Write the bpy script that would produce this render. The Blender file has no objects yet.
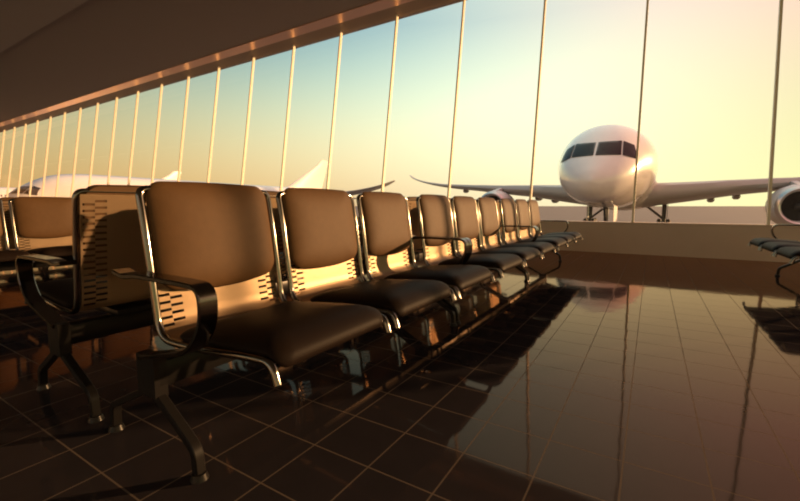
import bpy, bmesh, math
from mathutils import Vector, Matrix

C = bpy.context.scene.collection
PI = math.pi

# ------------------------------------------------------------------ helpers
def link(o, parent=None):
    C.objects.link(o)
    if parent is not None:
        o.parent = parent
    return o

def tag(o, label, cat, group=None, kind=None):
    o['label'] = label
    if cat: o['category'] = cat
    if group: o['group'] = group
    if kind: o['kind'] = kind
    return o

def obj(name, bm, m, parent=None, smooth=40):
    me = bpy.data.meshes.new(name)
    bmesh.ops.recalc_face_normals(bm, faces=bm.faces)
    bm.to_mesh(me); bm.free()
    if m is not None: me.materials.append(m)
    if smooth:
        me.shade_smooth()
        me.set_sharp_from_angle(angle=math.radians(smooth))
    return link(bpy.data.objects.new(name, me), parent)

def struct(name, bm, m, label=None, parent=None, smooth=0):
    o = obj(name, bm, m, parent, smooth)
    if parent is None:
        o['kind'] = 'structure'
        if label: o['label'] = label
    return o

def thing(name, label, cat, loc=(0, 0, 0), rotz=0., scale=1., group=None):
    o = bpy.data.objects.new(name, None)
    o.empty_display_size = .1
    o.location = loc; o.rotation_euler = (0, 0, rotz); o.scale = (scale,) * 3
    tag(o, label, cat, group)
    return link(o)

def dup(root, loc, rotz, label, group=None):
    def cp(o, par):
        c = o.copy(); C.objects.link(c); c.parent = par
        for ch in list(o.children): cp(ch, c)
        return c
    r = cp(root, None)
    r.location = loc; r.rotation_euler = (0, 0, rotz); r['label'] = label
    if group: r['group'] = group
    return r

def box(bm, x0, x1, y0, y1, z0, z1):
    v = [bm.verts.new((x, y, z)) for z in (z0, z1) for y in (y0, y1) for x in (x0, x1)]
    for f in ((0, 2, 3, 1), (4, 5, 7, 6), (0, 1, 5, 4), (2, 6, 7, 3), (0, 4, 6, 2), (1, 3, 7, 5)):
        bm.faces.new([v[i] for i in f])
    return v

def bevel(bm, w, seg=2):
    bmesh.ops.bevel(bm, geom=bm.edges[:], offset=w, segments=seg, affect='EDGES', profile=.5)

def fillet(pts, r, n=5):
    """rounds the inner corners of a polyline"""
    pts = [Vector(p) for p in pts]; out = [pts[0]]
    for i in range(1, len(pts) - 1):
        a, b, c = pts[i - 1], pts[i], pts[i + 1]
        d1, d2 = (a - b), (c - b)
        k = min(r, d1.length * .48, d2.length * .48)
        p, q = b + d1.normalized() * k, b + d2.normalized() * k
        for j in range(n + 1):
            t = j / n
            out.append(p * (1 - t) ** 2 + b * 2 * t * (1 - t) + q * t * t)
    out.append(pts[-1]); return out

def tube(bm, pts, r, n=10, caps=True):
    pts = [Vector(p) for p in pts]; N = len(pts)
    tg = [(pts[min(i + 1, N - 1)] - pts[max(i - 1, 0)]).normalized() for i in range(N)]
    u = tg[0].orthogonal().normalized(); rings = []
    for i in range(N):
        u = (u - tg[i] * u.dot(tg[i])).normalized(); w = tg[i].cross(u)
        rr = r[i] if isinstance(r, (list, tuple)) else r
        rings.append([bm.verts.new(pts[i] + (u * math.cos(2 * PI * k / n) + w * math.sin(2 * PI * k / n)) * rr) for k in range(n)])
    for a, b in zip(rings, rings[1:]):
        for k in range(n):
            bm.faces.new((a[k], a[(k + 1) % n], b[(k + 1) % n], b[k]))
    if caps:
        bm.faces.new(rings[0][::-1]); bm.faces.new(rings[-1])

def band(bm, pts, y0, y1, t):
    """flat strip following a path in the xz plane, wide along y; t thickness (number or list)"""
    P = [Vector((p[0], 0, p[1])) for p in pts]; N = len(P); rings = []
    for i in range(N):
        d = (P[min(i + 1, N - 1)] - P[max(i - 1, 0)]).normalized()
        nn = Vector((-d.z, 0, d.x)); h = (t[i] if isinstance(t, (list, tuple)) else t) / 2
        b = min(.003, h * .6)
        prof = [(y0 + b, -h), (y1 - b, -h), (y1, -h + b), (y1, h - b), (y1 - b, h), (y0 + b, h), (y0, h - b), (y0, -h + b)]
        rings.append([bm.verts.new(P[i] + nn * q + Vector((0, y, 0))) for y, q in prof])
    for a, c in zip(rings, rings[1:]):
        for k in range(8):
            bm.faces.new((a[k], a[(k + 1) % 8], c[(k + 1) % 8], c[k]))
    bm.faces.new(rings[0][::-1]); bm.faces.new(rings[-1])

def cyl(bm, c, axis, r, h, n=20, r2=None):
    a = Vector(axis).normalized(); c = Vector(c)
    tube(bm, [c - a * h / 2, c + a * h / 2], [r, r if r2 is None else r2], n)

# ------------------------------------------------------------------ materials
def mat(name):
    m = bpy.data.materials.new(name); m.use_nodes = True
    nt = m.node_tree; nt.nodes.clear()
    out = nt.nodes.new('ShaderNodeOutputMaterial')
    return m, nt, nt.nodes, nt.links, out

def pbr(name, col, rough=.5, metal=0., coat=0., noise=None, bump=None, spec=.5, sheen=0.):
    m, nt, N, L, out = mat(name)
    b = N.new('ShaderNodeBsdfPrincipled')
    b.inputs['Base Color'].default_value = (*col, 1); b.inputs['Roughness'].default_value = rough
    b.inputs['Metallic'].default_value = metal; b.inputs['Coat Weight'].default_value = coat
    b.inputs['Specular IOR Level'].default_value = spec
    b.inputs['Sheen Weight'].default_value = sheen
    L.new(b.outputs[0], out.inputs[0])
    if noise or bump:
        tc = N.new('ShaderNodeTexCoord')
    if noise:                                   # (scale, amount)
        nz = N.new('ShaderNodeTexNoise'); nz.inputs['Scale'].default_value = noise[0]; nz.inputs['Detail'].default_value = 4
        L.new(tc.outputs['Object'], nz.inputs['Vector'])
        mx = N.new('ShaderNodeMix'); mx.data_type = 'RGBA'
        mx.inputs[6].default_value = (*[c * (1 - noise[1]) for c in col], 1)
        mx.inputs[7].default_value = (*[min(1, c * (1 + noise[1])) for c in col], 1)
        L.new(nz.outputs['Fac'], mx.inputs[0]); L.new(mx.outputs[2], b.inputs['Base Color'])
    if bump:                                    # (scale, strength, distance)
        n2 = N.new('ShaderNodeTexNoise'); n2.inputs['Scale'].default_value = bump[0]; n2.inputs['Detail'].default_value = 3
        L.new(tc.outputs['Object'], n2.inputs['Vector'])
        bp = N.new('ShaderNodeBump'); bp.inputs['Strength'].default_value = bump[1]; bp.inputs['Distance'].default_value = bump[2]
        L.new(n2.outputs['Fac'], bp.inputs['Height']); L.new(bp.outputs[0], b.inputs['Normal'])
    return m

TILE, TX, TY = .2224, -.2535, 1.3866
def floor_material():
    m, nt, N, L, out = mat('polished_dark_tiles')
    tc = N.new('ShaderNodeTexCoord'); sp = N.new('ShaderNodeSeparateXYZ'); L.new(tc.outputs['Object'], sp.inputs[0])
    def math_(op, a, b=None, c=None):
        n = N.new('ShaderNodeMath'); n.operation = op
        for i, v in enumerate((a, b, c)):
            if v is None: continue
            if isinstance(v, (int, float)): n.inputs[i].default_value = v
            else: L.new(v, n.inputs[i])
        return n.outputs[0]
    def line(o, off):
        f = math_('FRACT', math_('DIVIDE', math_('SUBTRACT', o, off), TILE))
        d = math_('MINIMUM', f, math_('SUBTRACT', 1, f))
        return math_('LESS_THAN', d, .0045 / 2 / TILE * 1.1)
    g = math_('MAXIMUM', line(sp.outputs[0], TX), line(sp.outputs[1], TY))
    # a slight tone change from tile to tile
    wn = N.new('ShaderNodeTexNoise'); wn.inputs['Scale'].default_value = 9; wn.inputs['Detail'].default_value = 5
    L.new(tc.outputs['Object'], wn.inputs['Vector'])
    cr = N.new('ShaderNodeMix'); cr.data_type = 'RGBA'
    cr.inputs[6].default_value = (.026, .0225, .026, 1); cr.inputs[7].default_value = (.036, .031, .035, 1)
    L.new(wn.outputs['Fac'], cr.inputs[0])
    col = N.new('ShaderNodeMix'); col.data_type = 'RGBA'
    L.new(g, col.inputs[0]); L.new(cr.outputs[2], col.inputs[6]); col.inputs[7].default_value = (.15, .115, .09, 1)
    dif = N.new('ShaderNodeBsdfDiffuse'); L.new(col.outputs[2], dif.inputs[0])
    gl = N.new('ShaderNodeBsdfAnisotropic'); gl.inputs['Color'].default_value = (1., .71, .51, 1)
    gl.inputs['Roughness'].default_value = .05
    # very shallow waviness of the polish
    b1 = N.new('ShaderNodeTexNoise'); b1.inputs['Scale'].default_value = 6; b1.inputs['Detail'].default_value = 1
    L.new(tc.outputs['Object'], b1.inputs['Vector'])
    bp = N.new('ShaderNodeBump'); bp.inputs['Strength'].default_value = .12; bp.inputs['Distance'].default_value = .004
    L.new(b1.outputs['Fac'], bp.inputs['Height']); L.new(bp.outputs[0], gl.inputs['Normal'])
    fr = N.new('ShaderNodeFresnel'); fr.inputs['IOR'].default_value = 1.30
    fac = math_('MULTIPLY', fr.outputs[0], math_('SUBTRACT', 1, math_('MULTIPLY', g, .7)))
    mx = N.new('ShaderNodeMixShader'); L.new(fac, mx.inputs[0]); L.new(dif.outputs[0], mx.inputs[1]); L.new(gl.outputs[0], mx.inputs[2])
    L.new(mx.outputs[0], out.inputs[0])
    return m

def glass_material():
    m, nt, N, L, out = mat('window_glass')
    tr = N.new('ShaderNodeBsdfTransparent'); tr.inputs[0].default_value = (.985, .99, .985, 1)
    gl = N.new('ShaderNodeBsdfAnisotropic'); gl.inputs['Roughness'].default_value = .0
    gl.inputs['Color'].default_value = (1, 1, 1, 1)
    lw = N.new('ShaderNodeLayerWeight'); lw.inputs['Blend'].default_value = .5     # facing term: same from both faces of the thin pane
    pw = N.new('ShaderNodeMath'); pw.operation = 'POWER'; L.new(lw.outputs['Facing'], pw.inputs[0]); pw.inputs[1].default_value = 5
    ma = N.new('ShaderNodeMath'); ma.operation = 'MULTIPLY_ADD'; L.new(pw.outputs[0], ma.inputs[0]); ma.inputs[1].default_value = .3; ma.inputs[2].default_value = .02
    mx = N.new('ShaderNodeMixShader'); L.new(ma.outputs[0], mx.inputs[0]); L.new(tr.outputs[0], mx.inputs[1]); L.new(gl.outputs[0], mx.inputs[2])
    L.new(mx.outputs[0], out.inputs[0])
    return m

def fuselage_material():
    """white paint; the rows of small cabin windows are part of the surface"""
    m, nt, N, L, out = mat('white_aircraft_paint')
    b = N.new('ShaderNodeBsdfPrincipled'); b.inputs['Roughness'].default_value = .28
    b.inputs['Coat Weight'].default_value = 1.; b.inputs['Coat Roughness'].default_value = .04; b.inputs['Coat IOR'].default_value = 1.6
    tc = N.new('ShaderNodeTexCoord'); sp = N.new('ShaderNodeSeparateXYZ'); L.new(tc.outputs['Object'], sp.inputs[0])
    def math_(op, a, b_=None):
        n = N.new('ShaderNodeMath'); n.operation = op
        for i, v in enumerate((a, b_)):
            if v is None: continue
            if isinstance(v, (int, float)): n.inputs[i].default_value = v
            else: L.new(v, n.inputs[i])
        return n.outputs[0]
    fy = math_('ABSOLUTE', math_('SUBTRACT', math_('FRACT', math_('DIVIDE', sp.outputs[1], .62)), .5))
    a = math_('POWER', math_('DIVIDE', fy, .23), 4)
    zz = math_('POWER', math_('DIVIDE', math_('ABSOLUTE', math_('SUBTRACT', sp.outputs[2], 5.15)), .2), 4)
    win = math_('LESS_THAN', math_('ADD', a, zz), 1)
    rng = math_('MULTIPLY', math_('GREATER_THAN', sp.outputs[1], 6.8), math_('LESS_THAN', sp.outputs[1], 42))
    w = math_('MULTIPLY', win, rng)
    mx = N.new('ShaderNodeMix'); mx.data_type = 'RGBA'
    mx.inputs[6].default_value = (.80, .77, .73, 1); mx.inputs[7].default_value = (.03, .03, .035, 1)
    L.new(w, mx.inputs[0]); L.new(mx.outputs[2], b.inputs['Base Color'])
    L.new(b.outputs[0], out.inputs[0])
    return m

M = {
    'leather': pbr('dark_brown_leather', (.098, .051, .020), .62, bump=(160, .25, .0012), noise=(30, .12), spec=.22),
    'seat_leather': pbr('shaded_brown_leather', (.014, .0092, .0072), .5, bump=(160, .25, .0012), spec=.04),  # leather of the backs, darkened to stand in for grazing light
    'chrome': pbr('chrome', (.19, .17, .15), .14, 1.),
    'dark_chrome': pbr('dark_polished_steel', (.10, .09, .085), .16, 1.),
    'panel': pbr('perforated_steel', (.52, .37, .23), .42, .5),
    'black_metal': pbr('black_coated_steel', (.012, .011, .011), .32, 0., spec=.2),
    'rubber': pbr('black_rubber', (.015, .014, .014), .6),
    'floor': floor_material(),
    'glass': glass_material(),
    'mullion': pbr('cream_painted_aluminium', (.88, .78, .62), .45),
    'header': pbr('painted_glow_trim', (.95, .60, .42), .28, .9),  # copper tone carries the orange light on the ceiling edge
    'head': pbr('painted_shade_head', (.42, .31, .23), .6),  # same header, coloured darker for the shade on its underside
    'ceiling': pbr('brown_ceiling_paint', (.36, .305, .29), .8),
    'soffit': pbr('lighter_ceiling_field', (.44, .385, .385), .8),  # lighter and greyer than the main ceiling
    'wall': pbr('brown_wall_paint', (.40, .28, .20), .7),
    'sill': pbr('beige_sill_plaster', (.72, .56, .46), .6, noise=(3, .06)),
    'tarmac': pbr('tarmac', (.17, .14, .125), .85, noise=(.15, .12)),
    'paint': fuselage_material(),
    'wing': pbr('grey_wing_paint', (.42, .40, .38), .32),
    'fin': pbr('white_fin_paint', (.82, .81, .79), .35),
    'cockpit': pbr('cockpit_glass', (.02, .02, .022), .06, 0, spec=.6),
    'nacelle': pbr('white_nacelle_paint', (.66, .64, .62), .3),
    'lip': pbr('bare_metal_lip', (.72, .70, .67), .28, .9),
    'fan': pbr('dark_fan_metal', (.06, .055, .055), .45, .6),
    'gear': pbr('landing_gear_steel', (.13, .12, .11), .4, .6),
    'tyre': pbr('tyre_rubber', (.02, .02, .02), .75),
}

# ------------------------------------------------------------------ room
K = .16                              # lean of the glass wall, metres outwards per metre of height
def wy(z): return 7.77 + K * (z - .53)
SILL, ZT, ZC = .53, 5.27, 5.29
XL, XR, YB = -46., 14., -9.

bm = bmesh.new(); box(bm, XL, XR, YB, 7.77, -.2, 0)
struct('floor', bm, M['floor'], 'dark polished stone floor tiles with pale grout lines')

bm = bmesh.new(); box(bm, XL, XR, 7.77, 8.02, -.2, SILL - .03)
struct('wall_front', bm, M['sill'], 'low beige parapet wall under the tall windows')
bm = bmesh.new(); box(bm, XL, XR, 7.755, 8.035, SILL - .03, SILL); bevel(bm, .006)
struct('trim_1', bm, M['sill'], 'thin beige sill cap along the top of the parapet')

bm = bmesh.new(); box(bm, XL, XR, 7.78, 8.16, ZT, ZC)             # ceiling edge strip, its orange light put into a copper colour
struct('trim_5', bm, M['header'], 'ceiling edge fascia above the windows, orange light put into its copper tone')
bm = bmesh.new(); box(bm, XL, XR, 8.16, 8.66, ZT, ZC)
struct('trim_2', bm, M['head'], 'window head under the fascia, shade put into its dull brown')

bm = bmesh.new(); box(bm, XL, XR, 4.37, 8.8, ZC, ZC + .3)
struct('ceiling', bm, M['ceiling'], 'brown ceiling next to the glass wall')
bm = bmesh.new(); box(bm, XL, XR, YB, 4.37, ZC - .06, ZC + .3)
struct('trim_3', bm, M['soffit'], 'lowered ceiling field deeper in the hall')

bm = bmesh.new(); box(bm, XL - .2, XL, YB, 8.0, -.2, ZC + .3)
struct('wall_left', bm, M['wall'], 'far end wall of the hall')
bm = bmesh.new(); box(bm, XR, XR + .2, YB, 7.7, -.2, SILL)
struct('wall_right', bm, M['sill'], 'low parapet under the added glazing on the sunset side')
bm = bmesh.new(); box(bm, XL, XR, YB - .2, YB, -.2, SILL)
struct('wall_back', bm, M['sill'], 'low parapet under the added glazing along the back')

def added_bay(i, p, q):
    """one unseen upright glazed bay, added to let fill light in, between the floor points p and q, with a post at p"""
    p, q = Vector((*p, 0)), Vector((*q, 0)); d = (q - p).normalized(); nn = Vector((-d.y, d.x, 0))
    bm = bmesh.new()
    vs = [bm.verts.new(a + nn * h + Vector((0, 0, z))) for h in (-.006, .006) for a, z in ((p, SILL), (q, SILL), (q, ZC), (p, ZC))]
    for f in ((0, 1, 2, 3), (7, 6, 5, 4), (0, 4, 5, 1), (1, 5, 6, 2), (2, 6, 7, 3), (3, 7, 4, 0)): bm.faces.new([vs[k] for k in f])
    w = struct('window_%d' % i, bm, M['glass'], 'added fill-light window bay %d beside or behind the seating' % i)
    bm = bmesh.new(); box(bm, p.x - .03, p.x + .03, p.y - .03, p.y + .03, SILL, ZC)
    struct('mullion', bm, M['mullion'], parent=w)
for k in range(5): added_bay(41 + k, (XR + .1, YB + 3.3 * k), (XR + .1, YB + 3.3 * (k + 1)))  # unseen glazing added on two sides to brighten the hall
for k in range(15): added_bay(46 + k, (XL + 4 * k, YB - .1), (XL + 4 * (k + 1), YB - .1))

MX, MS = -.26, 1.705
n = 0
for i in range(-26, 9):
    x = MX + MS * i
    x0, x1 = x, x + MS
    if x < XL or x1 > XR + 1.6: continue
    n += 1
    bm = bmesh.new()                 # glass pane of this bay
    t = .006
    hw = .0165
    vs = []
    for (yy) in (-t, t):
        for (xx, zz) in ((x0 + hw, SILL), (x1 - hw, SILL), (x1 - hw, ZT), (x0 + hw, ZT)):
            vs.append(bm.verts.new((xx, wy(zz) + .03 + yy, zz)))
    for f in ((0, 1, 2, 3), (7, 6, 5, 4), (0, 4, 5, 1), (1, 5, 6, 2), (2, 6, 7, 3), (3, 7, 4, 0)):
        bm.faces.new([vs[k] for k in f])
    w = struct('window_%d' % n, bm, M['glass'], 'window bay %d of the leaning glass wall' % n)
    bm = bmesh.new()                 # its leaning post
    vs = []
    for zz in (SILL, ZT):
        for (xx, yy) in ((x - hw, 0), (x + hw, 0), (x + hw, .075), (x - hw, .075)):
            vs.append(bm.verts.new((xx, wy(zz) + yy, zz)))
    for f in ((0, 3, 2, 1), (4, 5, 6, 7), (0, 1, 5, 4), (1, 2, 6, 5), (2, 3, 7, 6), (3, 0, 4, 7)):
        bm.faces.new([vs[k] for k in f])
    struct('mullion', bm, M['mullion'], parent=w)

# ------------------------------------------------------------------ outside ground
ZG = -1.6
bm = bmesh.new()
v = [bm.verts.new(p) for p in ((-4000, 8.02, ZG), (4000, 8.02, ZG), (4000, 6000, ZG), (-4000, 6000, ZG))]
bm.faces.new(v)
struct('trim_4', bm, M['tarmac'], 'grey brown airport apron stretching to the horizon').name = 'ground'

# ------------------------------------------------------------------ waiting benches
PROF = fillet([(.525, 0, .335), (.505, 0, .392), (.40, 0, .388), (.12, 0, .362), (-.035, 0, .362), (-.062, 0, .55), (-.088, 0, .735), (-.112, 0, .857)], .07, 6)
S_ = [0.]
for a, b in zip(PROF, PROF[1:]): S_.append(S_[-1] + (b - a).length)
SLEN = S_[-1]
def prof(s):
    """point and outward (sitter's side) normal of the seat shell's side profile"""
    over = max(0., s - SLEN); s = max(0., min(SLEN, s))
    for i in range(len(S_) - 1):
        if s <= S_[i + 1] + 1e-9: break
    t = (s - S_[i]) / max(1e-9, S_[i + 1] - S_[i])
    p = PROF[i].lerp(PROF[i + 1], t)
    d0 = (PROF[min(i + 1, len(PROF) - 1)] - PROF[max(i - 1, 0)]).normalized()
    d1 = (PROF[min(i + 2, len(PROF) - 1)] - PROF[i]).normalized()
    d = d0.lerp(d1, t).normalized()
    return p + d * over, Vector((d.z, 0, -d.x))
def s_at(z):                          # arc length at which the back reaches height z
    s = SLEN
    while s > .55 and prof(s)[0].z > z: s -= .002
    return s

def shell_bm(hw):
    """perforated sheet: two staggered columns of slots near each side edge of the back"""
    bm = bmesh.new()
    ys = [-hw, -hw + .008, -hw + .050, -hw + .092, -.06, .06, hw - .092, hw - .050, hw - .008, hw]
    s0, s1 = .05, SLEN - .012
    ss = [s0]; kinds = []
    sb = .60                           # from here on (the back) the slots are cut
    s = s0
    while s < sb - .02:
        s += .022; ss.append(s); kinds.append('-')
    while s < s1 - .03:
        for k, d in (('a', .0095), ('-', .0035), ('b', .0095), ('-', .0035)):
            s += d; ss.append(s); kinds.append(k)
    ss.append(s1); kinds.append('-')
    grid = [[bm.verts.new(prof(q)[0] + Vector((0, y, 0))) for y in ys] for q in ss]
    for r, k in enumerate(kinds):
        for c in range(len(ys) - 1):
            if (k == 'a' and c in (1, 7)) or (k == 'b' and c in (2, 6)): continue
            bm.faces.new((grid[r][c], grid[r][c + 1], grid[r + 1][c + 1], grid[r + 1][c]))
    bmesh.ops.solidify(bm, geom=bm.faces[:], thickness=.0025)
    return bm

def pad_bm(sc, hs, hy, T, rc, off, top_bow=0., bot_bow=0., nb=64):
    """cushion on the shell: centre sc along the profile, half sizes hs (along) and hy (across)"""
    bm = bmesh.new()
    out = []
    per = []
    # rounded rectangle outline in (y, s)
    for q, (cx, cy) in enumerate(((1, 1), (-1, 1), (-1, -1), (1, -1))):
        for j in range(nb // 4):
            a = PI / 2 * (q + j / (nb // 4 - 1))
            per.append((cx * (hy - rc) + rc * math.cos(a), cy * (hs - rc) + rc * math.sin(a)))
    pts = []
    for i in range(len(per)):          # fill the straight stretches
        a, b = per[i], per[(i + 1) % len(per)]
        L_ = math.hypot(b[0] - a[0], b[1] - a[1]); k = max(1, int(L_ / .03))
        for j in range(k):
            if L_ > 1e-6: pts.append((a[0] + (b[0] - a[0]) * j / k, a[1] + (b[1] - a[1]) * j / k))
    for y, s in pts:
        w = 1 - (y / hy) ** 2
        s += (top_bow * w if s > 0 else -bot_bow * w) * abs(s) / hs
        out.append((y, s))
    def place(y, s, h):
        p, nn = prof(sc + s)
        return p + nn * (off + h) + Vector((0, y, 0))
    ts = [1., .995, .98, .95, .90, .82, .70, .54, .36, .18]
    rings = []
    for tt, h in [(.97, 0.)] + [(q, .30 * T + .70 * T * (1 - q ** 4) ** .62 if q < 1 else .30 * T) for q in ts]:
        rings.append([bm.verts.new(place(y * tt, s * tt, h)) for y, s in out])
    m_ = len(out)
    for a, b in zip(rings, rings[1:]):
        for k in range(m_): bm.faces.new((a[k], a[(k + 1) % m_], b[(k + 1) % m_], b[k]))
    c = bm.verts.new(place(0, 0, T))
    for k in range(m_): bm.faces.new((rings[-1][k], rings[-1][(k + 1) % m_], c))
    bm.faces.new(rings[0][::-1])
    return bm

def frame_bm(hw):
    bm = bmesh.new()
    side = [p.copy() for p in PROF]
    top = side[-1]
    pts = [Vector((p.x, -hw, p.z)) for p in side[:-1]]
    corner = fillet([pts[-1], (top.x, -hw, top.z), (top.x, hw, top.z), (pts[-1].x, hw, pts[-1].z)], .05, 6)
    path = pts[:-1] + corner + [Vector((p.x, hw, p.z)) for p in side[:-2]][::-1]
    tube(bm, path, .0125, 10)
    return bm

HW = .263
PITCH = .588
LEGY = .905

def make_bench():
    t = thing('waiting_bench', 'x', 'bench', (0, 0, 0), 0, 1, 'three-seat waiting benches')
    bm = bmesh.new(); box(bm, .005, .075, -LEGY - .01, LEGY + .01, .235, .318); bevel(bm, .006)
    obj('beam', bm, M['black_metal'], t)
    shell, frame = shell_bm(HW - .008), frame_bm(HW)
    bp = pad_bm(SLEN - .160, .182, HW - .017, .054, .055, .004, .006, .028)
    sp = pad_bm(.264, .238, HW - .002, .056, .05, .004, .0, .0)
    first = {}
    for k in (-1, 0, 1):
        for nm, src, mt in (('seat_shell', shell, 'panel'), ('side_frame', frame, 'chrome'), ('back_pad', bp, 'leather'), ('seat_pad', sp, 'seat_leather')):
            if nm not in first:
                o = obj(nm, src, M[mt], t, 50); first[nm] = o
            else:
                o = first[nm].copy(); C.objects.link(o); o.parent = t
            o.location = (.016 if nm == 'side_frame' else 0, PITCH * k, 0)
        bm = bmesh.new()                       # brackets carrying the shell on the beam
        box(bm, -.02, .20, -.12, .12, .316, .345); bevel(bm, .004)
        b0 = obj('seat_bracket', bm, M['black_metal'], t); b0.location = (0, PITCH * k, 0)
    for s in (-1, 1):
        y = s * LEGY
        bm = bmesh.new()
        box(bm, -.03, .075, y - .02, y + .02, .205, .335)
        band(bm, fillet([(.02, 0, .27), (.05, 0, .205), (.235, 0, .098), (.255, 0, .092), (.256, 0, .03)], .02, 4) and
             [(p.x, p.z) for p in fillet([(.015, 0, .235), (.06, 0, .205), (.248, 0, .088), (.254, 0, .02)], .025, 4)], y - .015, y + .015, .026)
        band(bm, [(p.x, p.z) for p in fillet([(.03, 0, .235), (-.02, 0, .205), (-.245, 0, .098), (-.252, 0, .02)], .025, 4)], y - .015, y + .015, .024)
        lg = obj('leg', bm, M['black_metal'], t, 30)
        for x in (.254, -.252):
            bm = bmesh.new(); cyl(bm, (x, y, .009), (0, 0, 1), .026, .018, 20, .020); cyl(bm, (x, y, .024), (0, 0, 1), .011, .02, 12)
            obj('foot', bm, M['black_metal'], lg)
        bm = bmesh.new()
        arm = fillet([(.0, 0, .325), (.14, 0, .358), (.27, 0, .395), (.34, 0, .48), (.338, 0, .582), (.25, 0, .586), (.0, 0, .586), (-.07, 0, .576), (-.13, 0, .588)], .085, 7)
        band(bm, [(p.x, p.z) for p in arm], y - .0275, y + .0275, .015)
        obj('armrest', bm, M['dark_chrome'], t, 35)
    return t

bench = make_bench()
BY = (1.543, 3.413, 5.283)
bench.location = (-1.345, BY[0], 0)
bench['label'] = 'nearest brown leather bench facing the aisle, its armrest and two near feet in full view'
G_ = 'three-seat waiting benches'
dup(bench, (-1.345, BY[1], 0), 0, 'middle bench in the line of brown leather benches running toward the parapet', G_)
dup(bench, (-1.345, BY[2], 0), 0, 'farthest bench of the brown leather line, its last seat closest to the parapet', G_)
dup(bench, (-1.985, BY[0] - .01, 0), PI, 'bench turned away, bare slotted steel back showing behind the nearest brown bench', G_)
dup(bench, (-1.985, BY[1] - .01, 0), PI, 'bench turned away, backed onto the middle bench of the brown line', G_)
dup(bench, (-1.985, BY[2] - .01, 0), PI, 'bench turned away, backed onto the farthest bench of the brown line', G_)
dup(bench, (-4.845, BY[0], 0), 0, 'bench in the next row beyond the slotted steel back, cut by the left edge', G_)
dup(bench, (-4.845, BY[1], 0), 0, 'bench in the next row beyond the steel back, following the edge-cut one', G_)
dup(bench, (-4.845, BY[2], 0), 0, 'bench in the next row beyond the steel back, last one before the parapet', G_)
for y, l in zip(BY, ('the edge-cut bench of the next row', 'the second bench of the next row', 'the last bench of the next row')):  # hidden partner row, added to darken the floor under the seats
    dup(bench, (-5.474, y, 0), PI, 'added light-blocking bench turned away, its back against ' + l, G_)
for y, l in zip(BY, ('nearest the viewer, glimpsed under the seats in front', 'halfway along, seen under the seats in front', 'near the parapet, seen under the seats in front')):  # extra hidden row, added to block sky reflections in the floor
    dup(bench, (-8.345, y, 0), 0, 'added light-blocking third-row bench from the aisle, ' + l, G_)
dup(bench, (1.526, BY[2], 0), PI, 'lone bench across the aisle, seats edge-on below the jet engine', G_)

# ------------------------------------------------------------------ airliners (local: nose at origin, facing -y, z up from the apron)
def catmull(tab, y):
    """interpolates rows (y, a, b, c...)"""
    for i in range(len(tab) - 1):
        if y <= tab[i + 1][0]: break
    p1, p2 = tab[i], tab[i + 1]; p0 = tab[max(i - 1, 0)]; p3 = tab[min(i + 2, len(tab) - 1)]
    t = (y - p1[0]) / (p2[0] - p1[0]); o = []
    for k in range(1, len(p1)):
        m1 = (p2[k] - p0[k]) / max(1e-6, p2[0] - p0[0]) * (p2[0] - p1[0])
        m2 = (p3[k] - p1[k]) / max(1e-6, p3[0] - p1[0]) * (p2[0] - p1[0])
        o.append((2 * t ** 3 - 3 * t * t + 1) * p1[k] + (t ** 3 - 2 * t * t + t) * m1 + (-2 * t ** 3 + 3 * t * t) * p2[k] + (t ** 3 - t * t) * m2)
    return o

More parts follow.
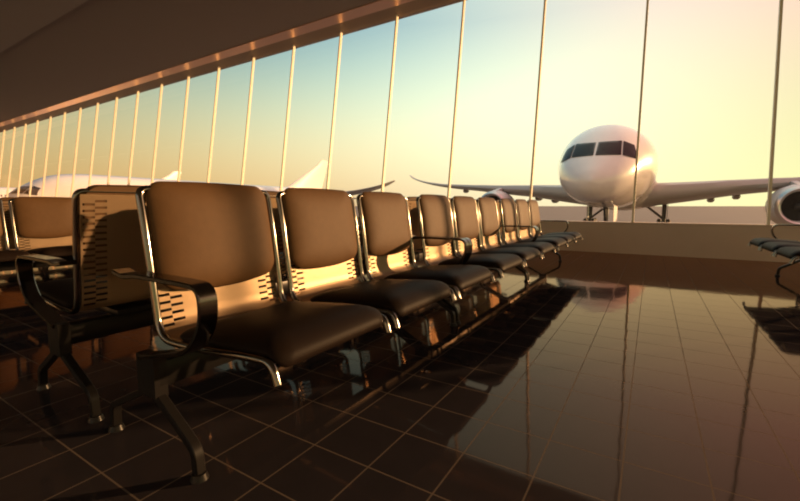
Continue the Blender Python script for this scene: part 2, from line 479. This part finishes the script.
def make_plane(label, loc, rotz, scale, R=2.44, cz=4.7, group=None):
    t = thing('airliner', label, 'airplane', loc, rotz, scale, group)
    q = R / 2.55
    # (y, centre z, half width, half height)
    T = [(0, cz - 1.15, .03, .03), (.12, cz - 1.14, .42, .38), (.4, cz - 1.1, .76, .68), (1, cz - .94, 1.22, 1.10), (2, cz - .62, 1.70, 1.60),
         (3.2, cz - .30, 2.00, 2.0), (4.6, cz - .12, 2.32, 2.34), (6.2, cz - .03, 2.50, 2.50), (8, cz, 2.55, 2.55), (33, cz, 2.55, 2.55),
         (40, cz + .35, 2.15, 2.2), (46, cz + .85, 1.45, 1.6), (51, cz + 1.2, .75, .95), (55, cz + 1.4, .2, .3)]
    T = [(a, b, c * q * 1.07, d * q) for a, b, c, d in T]
    ys = [0, .04, .12, .24, .4, .6, .8, 1, 1.3, 1.6, 2, 2.4, 2.8, 3.2, 3.7, 4.2, 4.6, 5.2, 6.2, 7, 8, 12, 20, 28, 33, 35, 37.5, 40, 42, 44, 46, 48, 50, 51, 53, 55]
    bm = bmesh.new(); n_ = 56; rings = []
    for y in ys:
        z, a, b = catmull(T, y)
        rings.append([bm.verts.new((a * math.sin(2 * PI * k / n_), y, z + b * math.cos(2 * PI * k / n_))) for k in range(n_)])
    for a, b in zip(rings, rings[1:]):
        for k in range(n_): bm.faces.new((a[k], a[(k + 1) % n_], b[(k + 1) % n_], b[k]))
    bm.faces.new(rings[0]); bm.faces.new(rings[-1][::-1])
    obj('fuselage', bm, M['paint'], t, 60)
    # cockpit windows, laid on the nose skin
    def skin_y(x, z):
        lo, hi = 0., 8.
        for _ in range(40):
            m_ = (lo + hi) / 2; c, a, b = catmull(T, m_)
            if (x / a) ** 2 + ((z - c) / b) ** 2 > 1: lo = m_
            else: hi = m_
        return hi
    def window(quad):
        bm = bmesh.new(); nx, nz = 10, 6; g = []
        for i in range(nx + 1):
            col_ = []
            for j in range(nz + 1):
                u, v_ = i / nx, j / nz
                p = [(quad[0][k] * (1 - u) + quad[1][k] * u) * (1 - v_) + (quad[3][k] * (1 - u) + quad[2][k] * u) * v_ for k in (0, 1)]
                x, z = p[0] * q, cz + p[1] * q
                y = skin_y(x, z); e = .02
                gx = (skin_y(x + e, z) - skin_y(x - e, z)) / (2 * e); gz = (skin_y(x, z + e) - skin_y(x, z - e)) / (2 * e)
                nn = Vector((gx, -1, gz)).normalized()
                col_.append(bm.verts.new(Vector((x, y, z)) + nn * .025))
            g.append(col_)
        for i in range(nx):
            for j in range(nz):
                bm.faces.new((g[i][j], g[i + 1][j], g[i + 1][j + 1], g[i][j + 1]))
        bmesh.ops.solidify(bm, geom=bm.faces[:], thickness=.03)
        return obj('cockpit_window', bm, M['cockpit'], t, 40)
    for s in (-1, 1):
        window([(s * .05, .10), (s * 1.14, .10), (s * 1.08, .92), (s * .05, .86)])
        window([(s * 1.20, .10), (s * 1.84, -.06), (s * 1.62, .70), (s * 1.14, .91)])
    # belly fairing
    bm = bmesh.new()
    tube(bm, [(0, y, cz - 1.45 * q) for y in (11, 12, 14, 17, 21, 25, 28, 30.5, 32)], [.05, .9 * q, 1.7 * q, 2.15 * q, 2.25 * q, 2.2 * q, 1.7 * q, .9 * q, .05], 40)
    for v_ in bm.verts:
        v_.co.x *= 1.28; v_.co.z = cz - 1.45 * q + (v_.co.z - cz + 1.45 * q) * .62
    obj('belly_fairing', bm, M['paint'], t, 60)
    # lifting surfaces
    def foil(bm, st, vertical=False):
        """st rows (span, leading edge y, chord, height, thickness ratio)"""
        rings = []; up_ = [(0, 0), (.02, .28), (.08, .42), (.22, .52), (.42, .5), (.7, .28), (1, .02)]
        prof_ = up_ + [(x, -z * .75) for x, z in up_[::-1][:-1]]
        for b, le, ch, z, th in st:
            r = []
            for x, h in prof_:
                r.append(bm.verts.new((h * th * ch, le + x * ch, b) if vertical else (b, le + x * ch, z + (h * th - .055 * x) * ch)))
            rings.append(r)
        m_ = len(prof_)
        for a, b in zip(rings, rings[1:]):
            for k in range(m_): bm.faces.new((a[k], a[(k + 1) % m_], b[(k + 1) % m_], b[k]))
        bm.faces.new(rings[0]); bm.faces.new(rings[-1][::-1])
    WST = [(1.2, 13.2, 13.8, 3.25, .15), (2.6, 14.4, 12.5, 3.4, .145), (5, 16.3, 10.6, 3.62, .145), (8, 18.5, 8.5, 3.92, .14), (11, 20.2, 7.2, 4.15, .13),
           (15, 22.4, 5.6, 4.5, .12), (20, 25., 4.0, 4.95, .11), (23, 26.4, 3.0, 5.4, .10), (25, 27.4, 2.2, 5.85, .10), (26.4, 28.2, 1.4, 6.3, .10), (27.3, 29.1, .6, 6.75, .10)]
    def wz(b):
        return catmull([(r[0], r[1], r[2], r[3]) for r in WST], b)
    for s in (-1, 1):
        bm = bmesh.new(); rows = []
        for i in range(len(WST) - 1):
            for j in range(3):
                b = WST[i][0] + (WST[i + 1][0] - WST[i][0]) * j / 3
                le, ch, z = wz(b); rows.append((s * b, le, ch, z, WST[i][4]))
        rows.append((s * WST[-1][0], *WST[-1][1:]))
        foil(bm, rows); w = obj('wing', bm, M['wing'], t, 50)
        for b in (6.6, 8.4, 14.2, 18.):
            le, ch, z = wz(b); L_ = ch * .36
            bm = bmesh.new(); y0 = le + ch * .62
            tube(bm, [(s * b, y0 + L_ * k, z - .075 * ch - .12) for k in (0, .1, .3, .6, .85, 1)], [.02, .16, .26, .25, .14, .02], 12)
            obj('flap_fairing', bm, M['wing'], w)
        # engine
        bx, by, bz = s * 11.0, 17.4, 2.38
        bm = bmesh.new(); n_ = 40
        prf = [(.95, 1.02), (.45, 1.03), (.15, 1.06), (.03, 1.14), (0, 1.22), (.05, 1.31), (.2, 1.40), (.6, 1.50), (1.4, 1.56), (2.4, 1.52), (3.4, 1.38), (4.1, 1.22), (4.1, 1.1), (3.6, 1.05)]
        rings = [[bm.verts.new((bx + r * math.cos(2 * PI * k / n_), by + y, bz + r * math.sin(2 * PI * k / n_))) for k in range(n_)] for y, r in prf]
        for a, b in zip(rings, rings[1:]):
            for k in range(n_): bm.faces.new((a[k], a[(k + 1) % n_], b[(k + 1) % n_], b[k]))
        e = obj('engine_nacelle', bm, M['nacelle'], t, 50)
        bm = bmesh.new()
        prf = [(.16, 1.055), (.03, 1.135), (-.006, 1.22), (.045, 1.318), (.2, 1.408)]
        rings = [[bm.verts.new((bx + r * math.cos(2 * PI * k / n_), by + y - .004, bz + r * math.sin(2 * PI * k / n_))) for k in range(n_)] for y, r in prf]
        for a, b in zip(rings, rings[1:]):
            for k in range(n_): bm.faces.new((a[k], a[(k + 1) % n_], b[(k + 1) % n_], b[k]))
        obj('intake_lip', bm, M['lip'], e, 50)
        bm = bmesh.new()
        tube(bm, [(bx, by + .42, bz), (bx, by + .5, bz), (bx, by + .65, bz), (bx, by + .9, bz)], [.02, .16, .28, .36], 20)
        for k in range(22):
            a = 2 * PI * k / 22; c_, s2 = math.cos(a), math.sin(a)
            pts = []
            for r, tw, w_ in ((.33, .10, .10), (.7, .05, .15), (1.015, .0, .17)):
                for d in (-1, 1):
                    pts.append(bm.verts.new((bx + r * c_ - s2 * d * w_ * .8, by + .80 + d * .07, bz + r * s2 + c_ * d * w_ * .8)))
            bm.faces.new((pts[0], pts[1], pts[3], pts[2])); bm.faces.new((pts[2], pts[3], pts[5], pts[4]))
        tube(bm, [(bx, by + .94, bz), (bx, by + 1.0, bz)], 1.025, 40)
        obj('fan', bm, M['fan'], e, 30)
        bm = bmesh.new()
        tube(bm, [(bx, by + 3.3, bz), (bx, by + 4.5, bz), (bx, by + 5.6, bz)], [.8, .62, .1], 24)
        obj('exhaust_cone', bm, M['lip'], e, 40)
        bm = bmesh.new(); le, ch, z = wz(11.0)
        v_ = [bm.verts.new((bx + dx, y, zz)) for dx in (-.2, .2) for y, zz in ((by + .7, bz + 1.5), (le + .2, z + .12), (le + ch * .55, z - .1), (by + 4.0, bz + 1.15))]
        for f in ((0, 1, 2, 3), (7, 6, 5, 4), (0, 4, 5, 1), (1, 5, 6, 2), (2, 6, 7, 3), (3, 7, 4, 0)): bm.faces.new([v_[k] for k in f])
        obj('engine_pylon', bm, M['nacelle'], t)
        bm = bmesh.new()
        foil(bm, [(s * .3, 45.5, 5.2, cz + .35, .10), (s * 9.2, 51.2, 1.9, cz + .5, .09)])
        obj('tailplane', bm, M['wing'], t, 50)
        # main landing gear
        lg = bmesh.new(); gx, gy = s * 3.2, 25.6
        tube(lg, [(gx, gy, 3.0), (gx, gy, .55)], [.2, .15], 14)
        tube(lg, [(s * 1.5, gy + .1, 2.6), (gx, gy, 1.15)], .11, 10)
        tube(lg, [(gx, gy - .95, .58), (gx, gy + .95, .58)], .12, 10)
        g = obj('main_gear', lg, M['gear'], t)
        for dy in (-.72, .72):
            for dx in (-.36, .36):
                bm = bmesh.new(); c0 = Vector((gx + dx, gy + dy, .58))
                tube(bm, [c0 + Vector((h, 0, 0)) for h in (-.19, -.17, -.10, .10, .17, .19)], [.40, .50, .58, .58, .50, .40], 24)
                obj('wheel', bm, M['tyre'], g, 40)
        bm = bmesh.new(); box(bm, gx + s * .24, gx + s * .29, gy - .55, gy + .55, 1.2, 2.9)
        obj('gear_door', bm, M['fin'], g)
    bm = bmesh.new()
    foil(bm, [(cz + 1.6, 38.5, 13.8, 0, .07), (cz + 2.7, 42.0, 10.6, 0, .08), (11.8, 51.0, 3.6, 0, .085), (12.7, 52.1, 2.9, 0, .08), (13.0, 52.8, 2.1, 0, .06)], True)
    obj('tail_fin', bm, M['fin'], t, 50)
    # nose gear
    by = 7.6; zb = cz - 2.45 * q
    bm = bmesh.new()
    tube(bm, [(0, by, zb + .4), (0, by, .42)], [.15, .11], 14)
    tube(bm, [(0, by - 1.3, zb + .3), (0, by, 1.1)], .08, 10)
    tube(bm, [(-.34, by, .45), (.34, by, .45)], .08, 10)
    g = obj('nose_gear', bm, M['gear'], t)
    for dx in (-.28, .28):
        bm = bmesh.new(); c0 = Vector((dx, by, .45))
        tube(bm, [c0 + Vector((h, 0, 0)) for h in (-.15, -.13, -.08, .08, .13, .15)], [.3, .39, .45, .45, .39, .3], 22)
        obj('wheel', bm, M['tyre'], g, 40)
    for s in (1,):
        bm = bmesh.new()
        y0, y1 = by - 3.0, by - .6
        v_ = [bm.verts.new((s * (dx + .62), y, z)) for dx in (0, .04) for y, z in ((y0, zb + .42), (y1, zb + .1), (y1, zb - 1.15), (y0 + .25, zb - 1.0))]
        for f in ((0, 1, 2, 3), (7, 6, 5, 4), (0, 4, 5, 1), (1, 5, 6, 2), (2, 6, 7, 3), (3, 7, 4, 0)): bm.faces.new([v_[k] for k in f])
        obj('gear_door', bm, M['fin'], g)
    return t

make_plane('large white airliner parked nose-on at the glass wall, both wings spread', (-2.5, 20.7, ZG), math.radians(-.7), 1.)
p2 = make_plane('white airliner at the next stand, raised wingtip and pale tail fin above the benches', (-36.3, 8.8, ZG), math.radians(8.1), .7, 2.4, 4.5, 'airliners at the farther stands')
p3 = dup(p2, (-82.4, 10.1, ZG), math.radians(8.1), 'most distant white airliner, only small fin and wing showing past the nearer jet', 'airliners at the farther stands')
p3.scale = (.76,) * 3

# ------------------------------------------------------------------ sky and sun
w = bpy.data.worlds.new('evening_sky'); bpy.context.scene.world = w; w.use_nodes = True
nt = w.node_tree; N, L = nt.nodes, nt.links; N.clear()
out = N.new('ShaderNodeOutputWorld'); bg = N.new('ShaderNodeBackground'); L.new(bg.outputs[0], out.inputs[0])
tc = N.new('ShaderNodeTexCoord'); sp = N.new('ShaderNodeSeparateXYZ'); L.new(tc.outputs['Generated'], sp.inputs[0])
def mt(op, a, b=None):
    n_ = N.new('ShaderNodeMath'); n_.operation = op
    for i, v_ in enumerate((a, b)):
        if v_ is None: continue
        if isinstance(v_, (int, float)): n_.inputs[i].default_value = v_
        else: L.new(v_, n_.inputs[i])
    return n_.outputs[0]
def clampv(v_, a, b): return mt('MINIMUM', mt('MAXIMUM', v_, a), b)
e_ = clampv(sp.outputs[2], 0, .39); x_ = clampv(sp.outputs[0], -.95, .45)
COEF = [[0.048, -0.05, -0.616], [0.649, 1.368, 1.631], [0.09, 0.358, -0.231], [-6.591, -8.352, -5.922], [-0.465, -0.701, -1.849],
        [-2.139, -4.656, -2.723], [-4.164, -4.203, 0.166], [21.131, 15.821, 12.86]]
xx = mt('MULTIPLY', x_, x_); ee = mt('MULTIPLY', e_, e_)
feats = [None, e_, x_, mt('MULTIPLY', e_, x_), xx, ee, mt('MULTIPLY', e_, xx), mt('MULTIPLY', ee, x_)]
# the sky behind the terminal, away from the sunset, is dimmer and bluer
bk = N.new('ShaderNodeMapRange'); bk.interpolation_type = 'SMOOTHSTEP'
bk.inputs['From Min'].default_value = -.5; bk.inputs['From Max'].default_value = .2
L.new(sp.outputs[1], bk.inputs['Value'])
cmb = N.new('ShaderNodeCombineColor')
for k in range(3):
    acc = COEF[0][k]
    for f, c in zip(feats[1:], COEF[1:]):
        acc = mt('ADD', mt('MULTIPLY', f, c[k]), acc)
    v_ = mt('MULTIPLY', mt('POWER', 2.71828, acc), 1.08)
    back = (.78, .73, .76)[k]
    v_ = mt('MULTIPLY', v_, mt('ADD', back, mt('MULTIPLY', bk.outputs[0], 1 - back)))
    L.new(v_, cmb.inputs[k])
L.new(cmb.outputs[0], bg.inputs[0]); bg.inputs[1].default_value = 1.0

az, el = math.radians(48.3), math.radians(8.5)
sd = Vector((math.cos(az) * math.cos(el), math.sin(az) * math.cos(el), math.sin(el)))
sun = bpy.data.lights.new('sun', 'SUN'); sun.energy = 7.0; sun.color = (1, .56, .25); sun.angle = math.radians(.8)
so = bpy.data.objects.new('sun', sun); so.rotation_euler = sd.to_track_quat('Z', 'Y').to_euler(); so.location = sd * 60
link(so)

# ------------------------------------------------------------------ camera
f_ = 405.
ey = Vector((252, 44.5, 405.)).normalized()       # camera coordinates (right, up, forward) of the world axes
up = Vector((0, 405., -44.5)).normalized()
ex = Vector((ey.y * up.z - ey.z * up.y, ey.z * up.x - ey.x * up.z, ey.x * up.y - ey.y * up.x))
if ex.x < 0: ex = -ex
R = Matrix(((ex.x, ex.y, -ex.z), (ey.x, ey.y, -ey.z), (up.x, up.y, -up.z)))
cam = bpy.data.cameras.new('camera'); co = bpy.data.objects.new('camera', cam)
cam.sensor_fit = 'HORIZONTAL'; cam.sensor_width = 36; cam.lens = 36 * f_ / 800
cam.clip_start = .05; cam.clip_end = 10000
co.matrix_world = Matrix.Translation((0, 0, .8)) @ R.to_4x4()
link(co)
sc = bpy.context.scene; sc.camera = co
sc.view_settings.view_transform = 'Standard'; sc.view_settings.look = 'None'
sc.view_settings.gamma = 1; sc.view_settings.exposure = 0; sc.view_settings.use_curve_mapping = False
sc.cycles.max_bounces = 10; sc.cycles.transparent_max_bounces = 24; sc.cycles.sample_clamp_indirect = 6
sc.cycles.use_denoising = True; sc.cycles.filter_width = 2.0
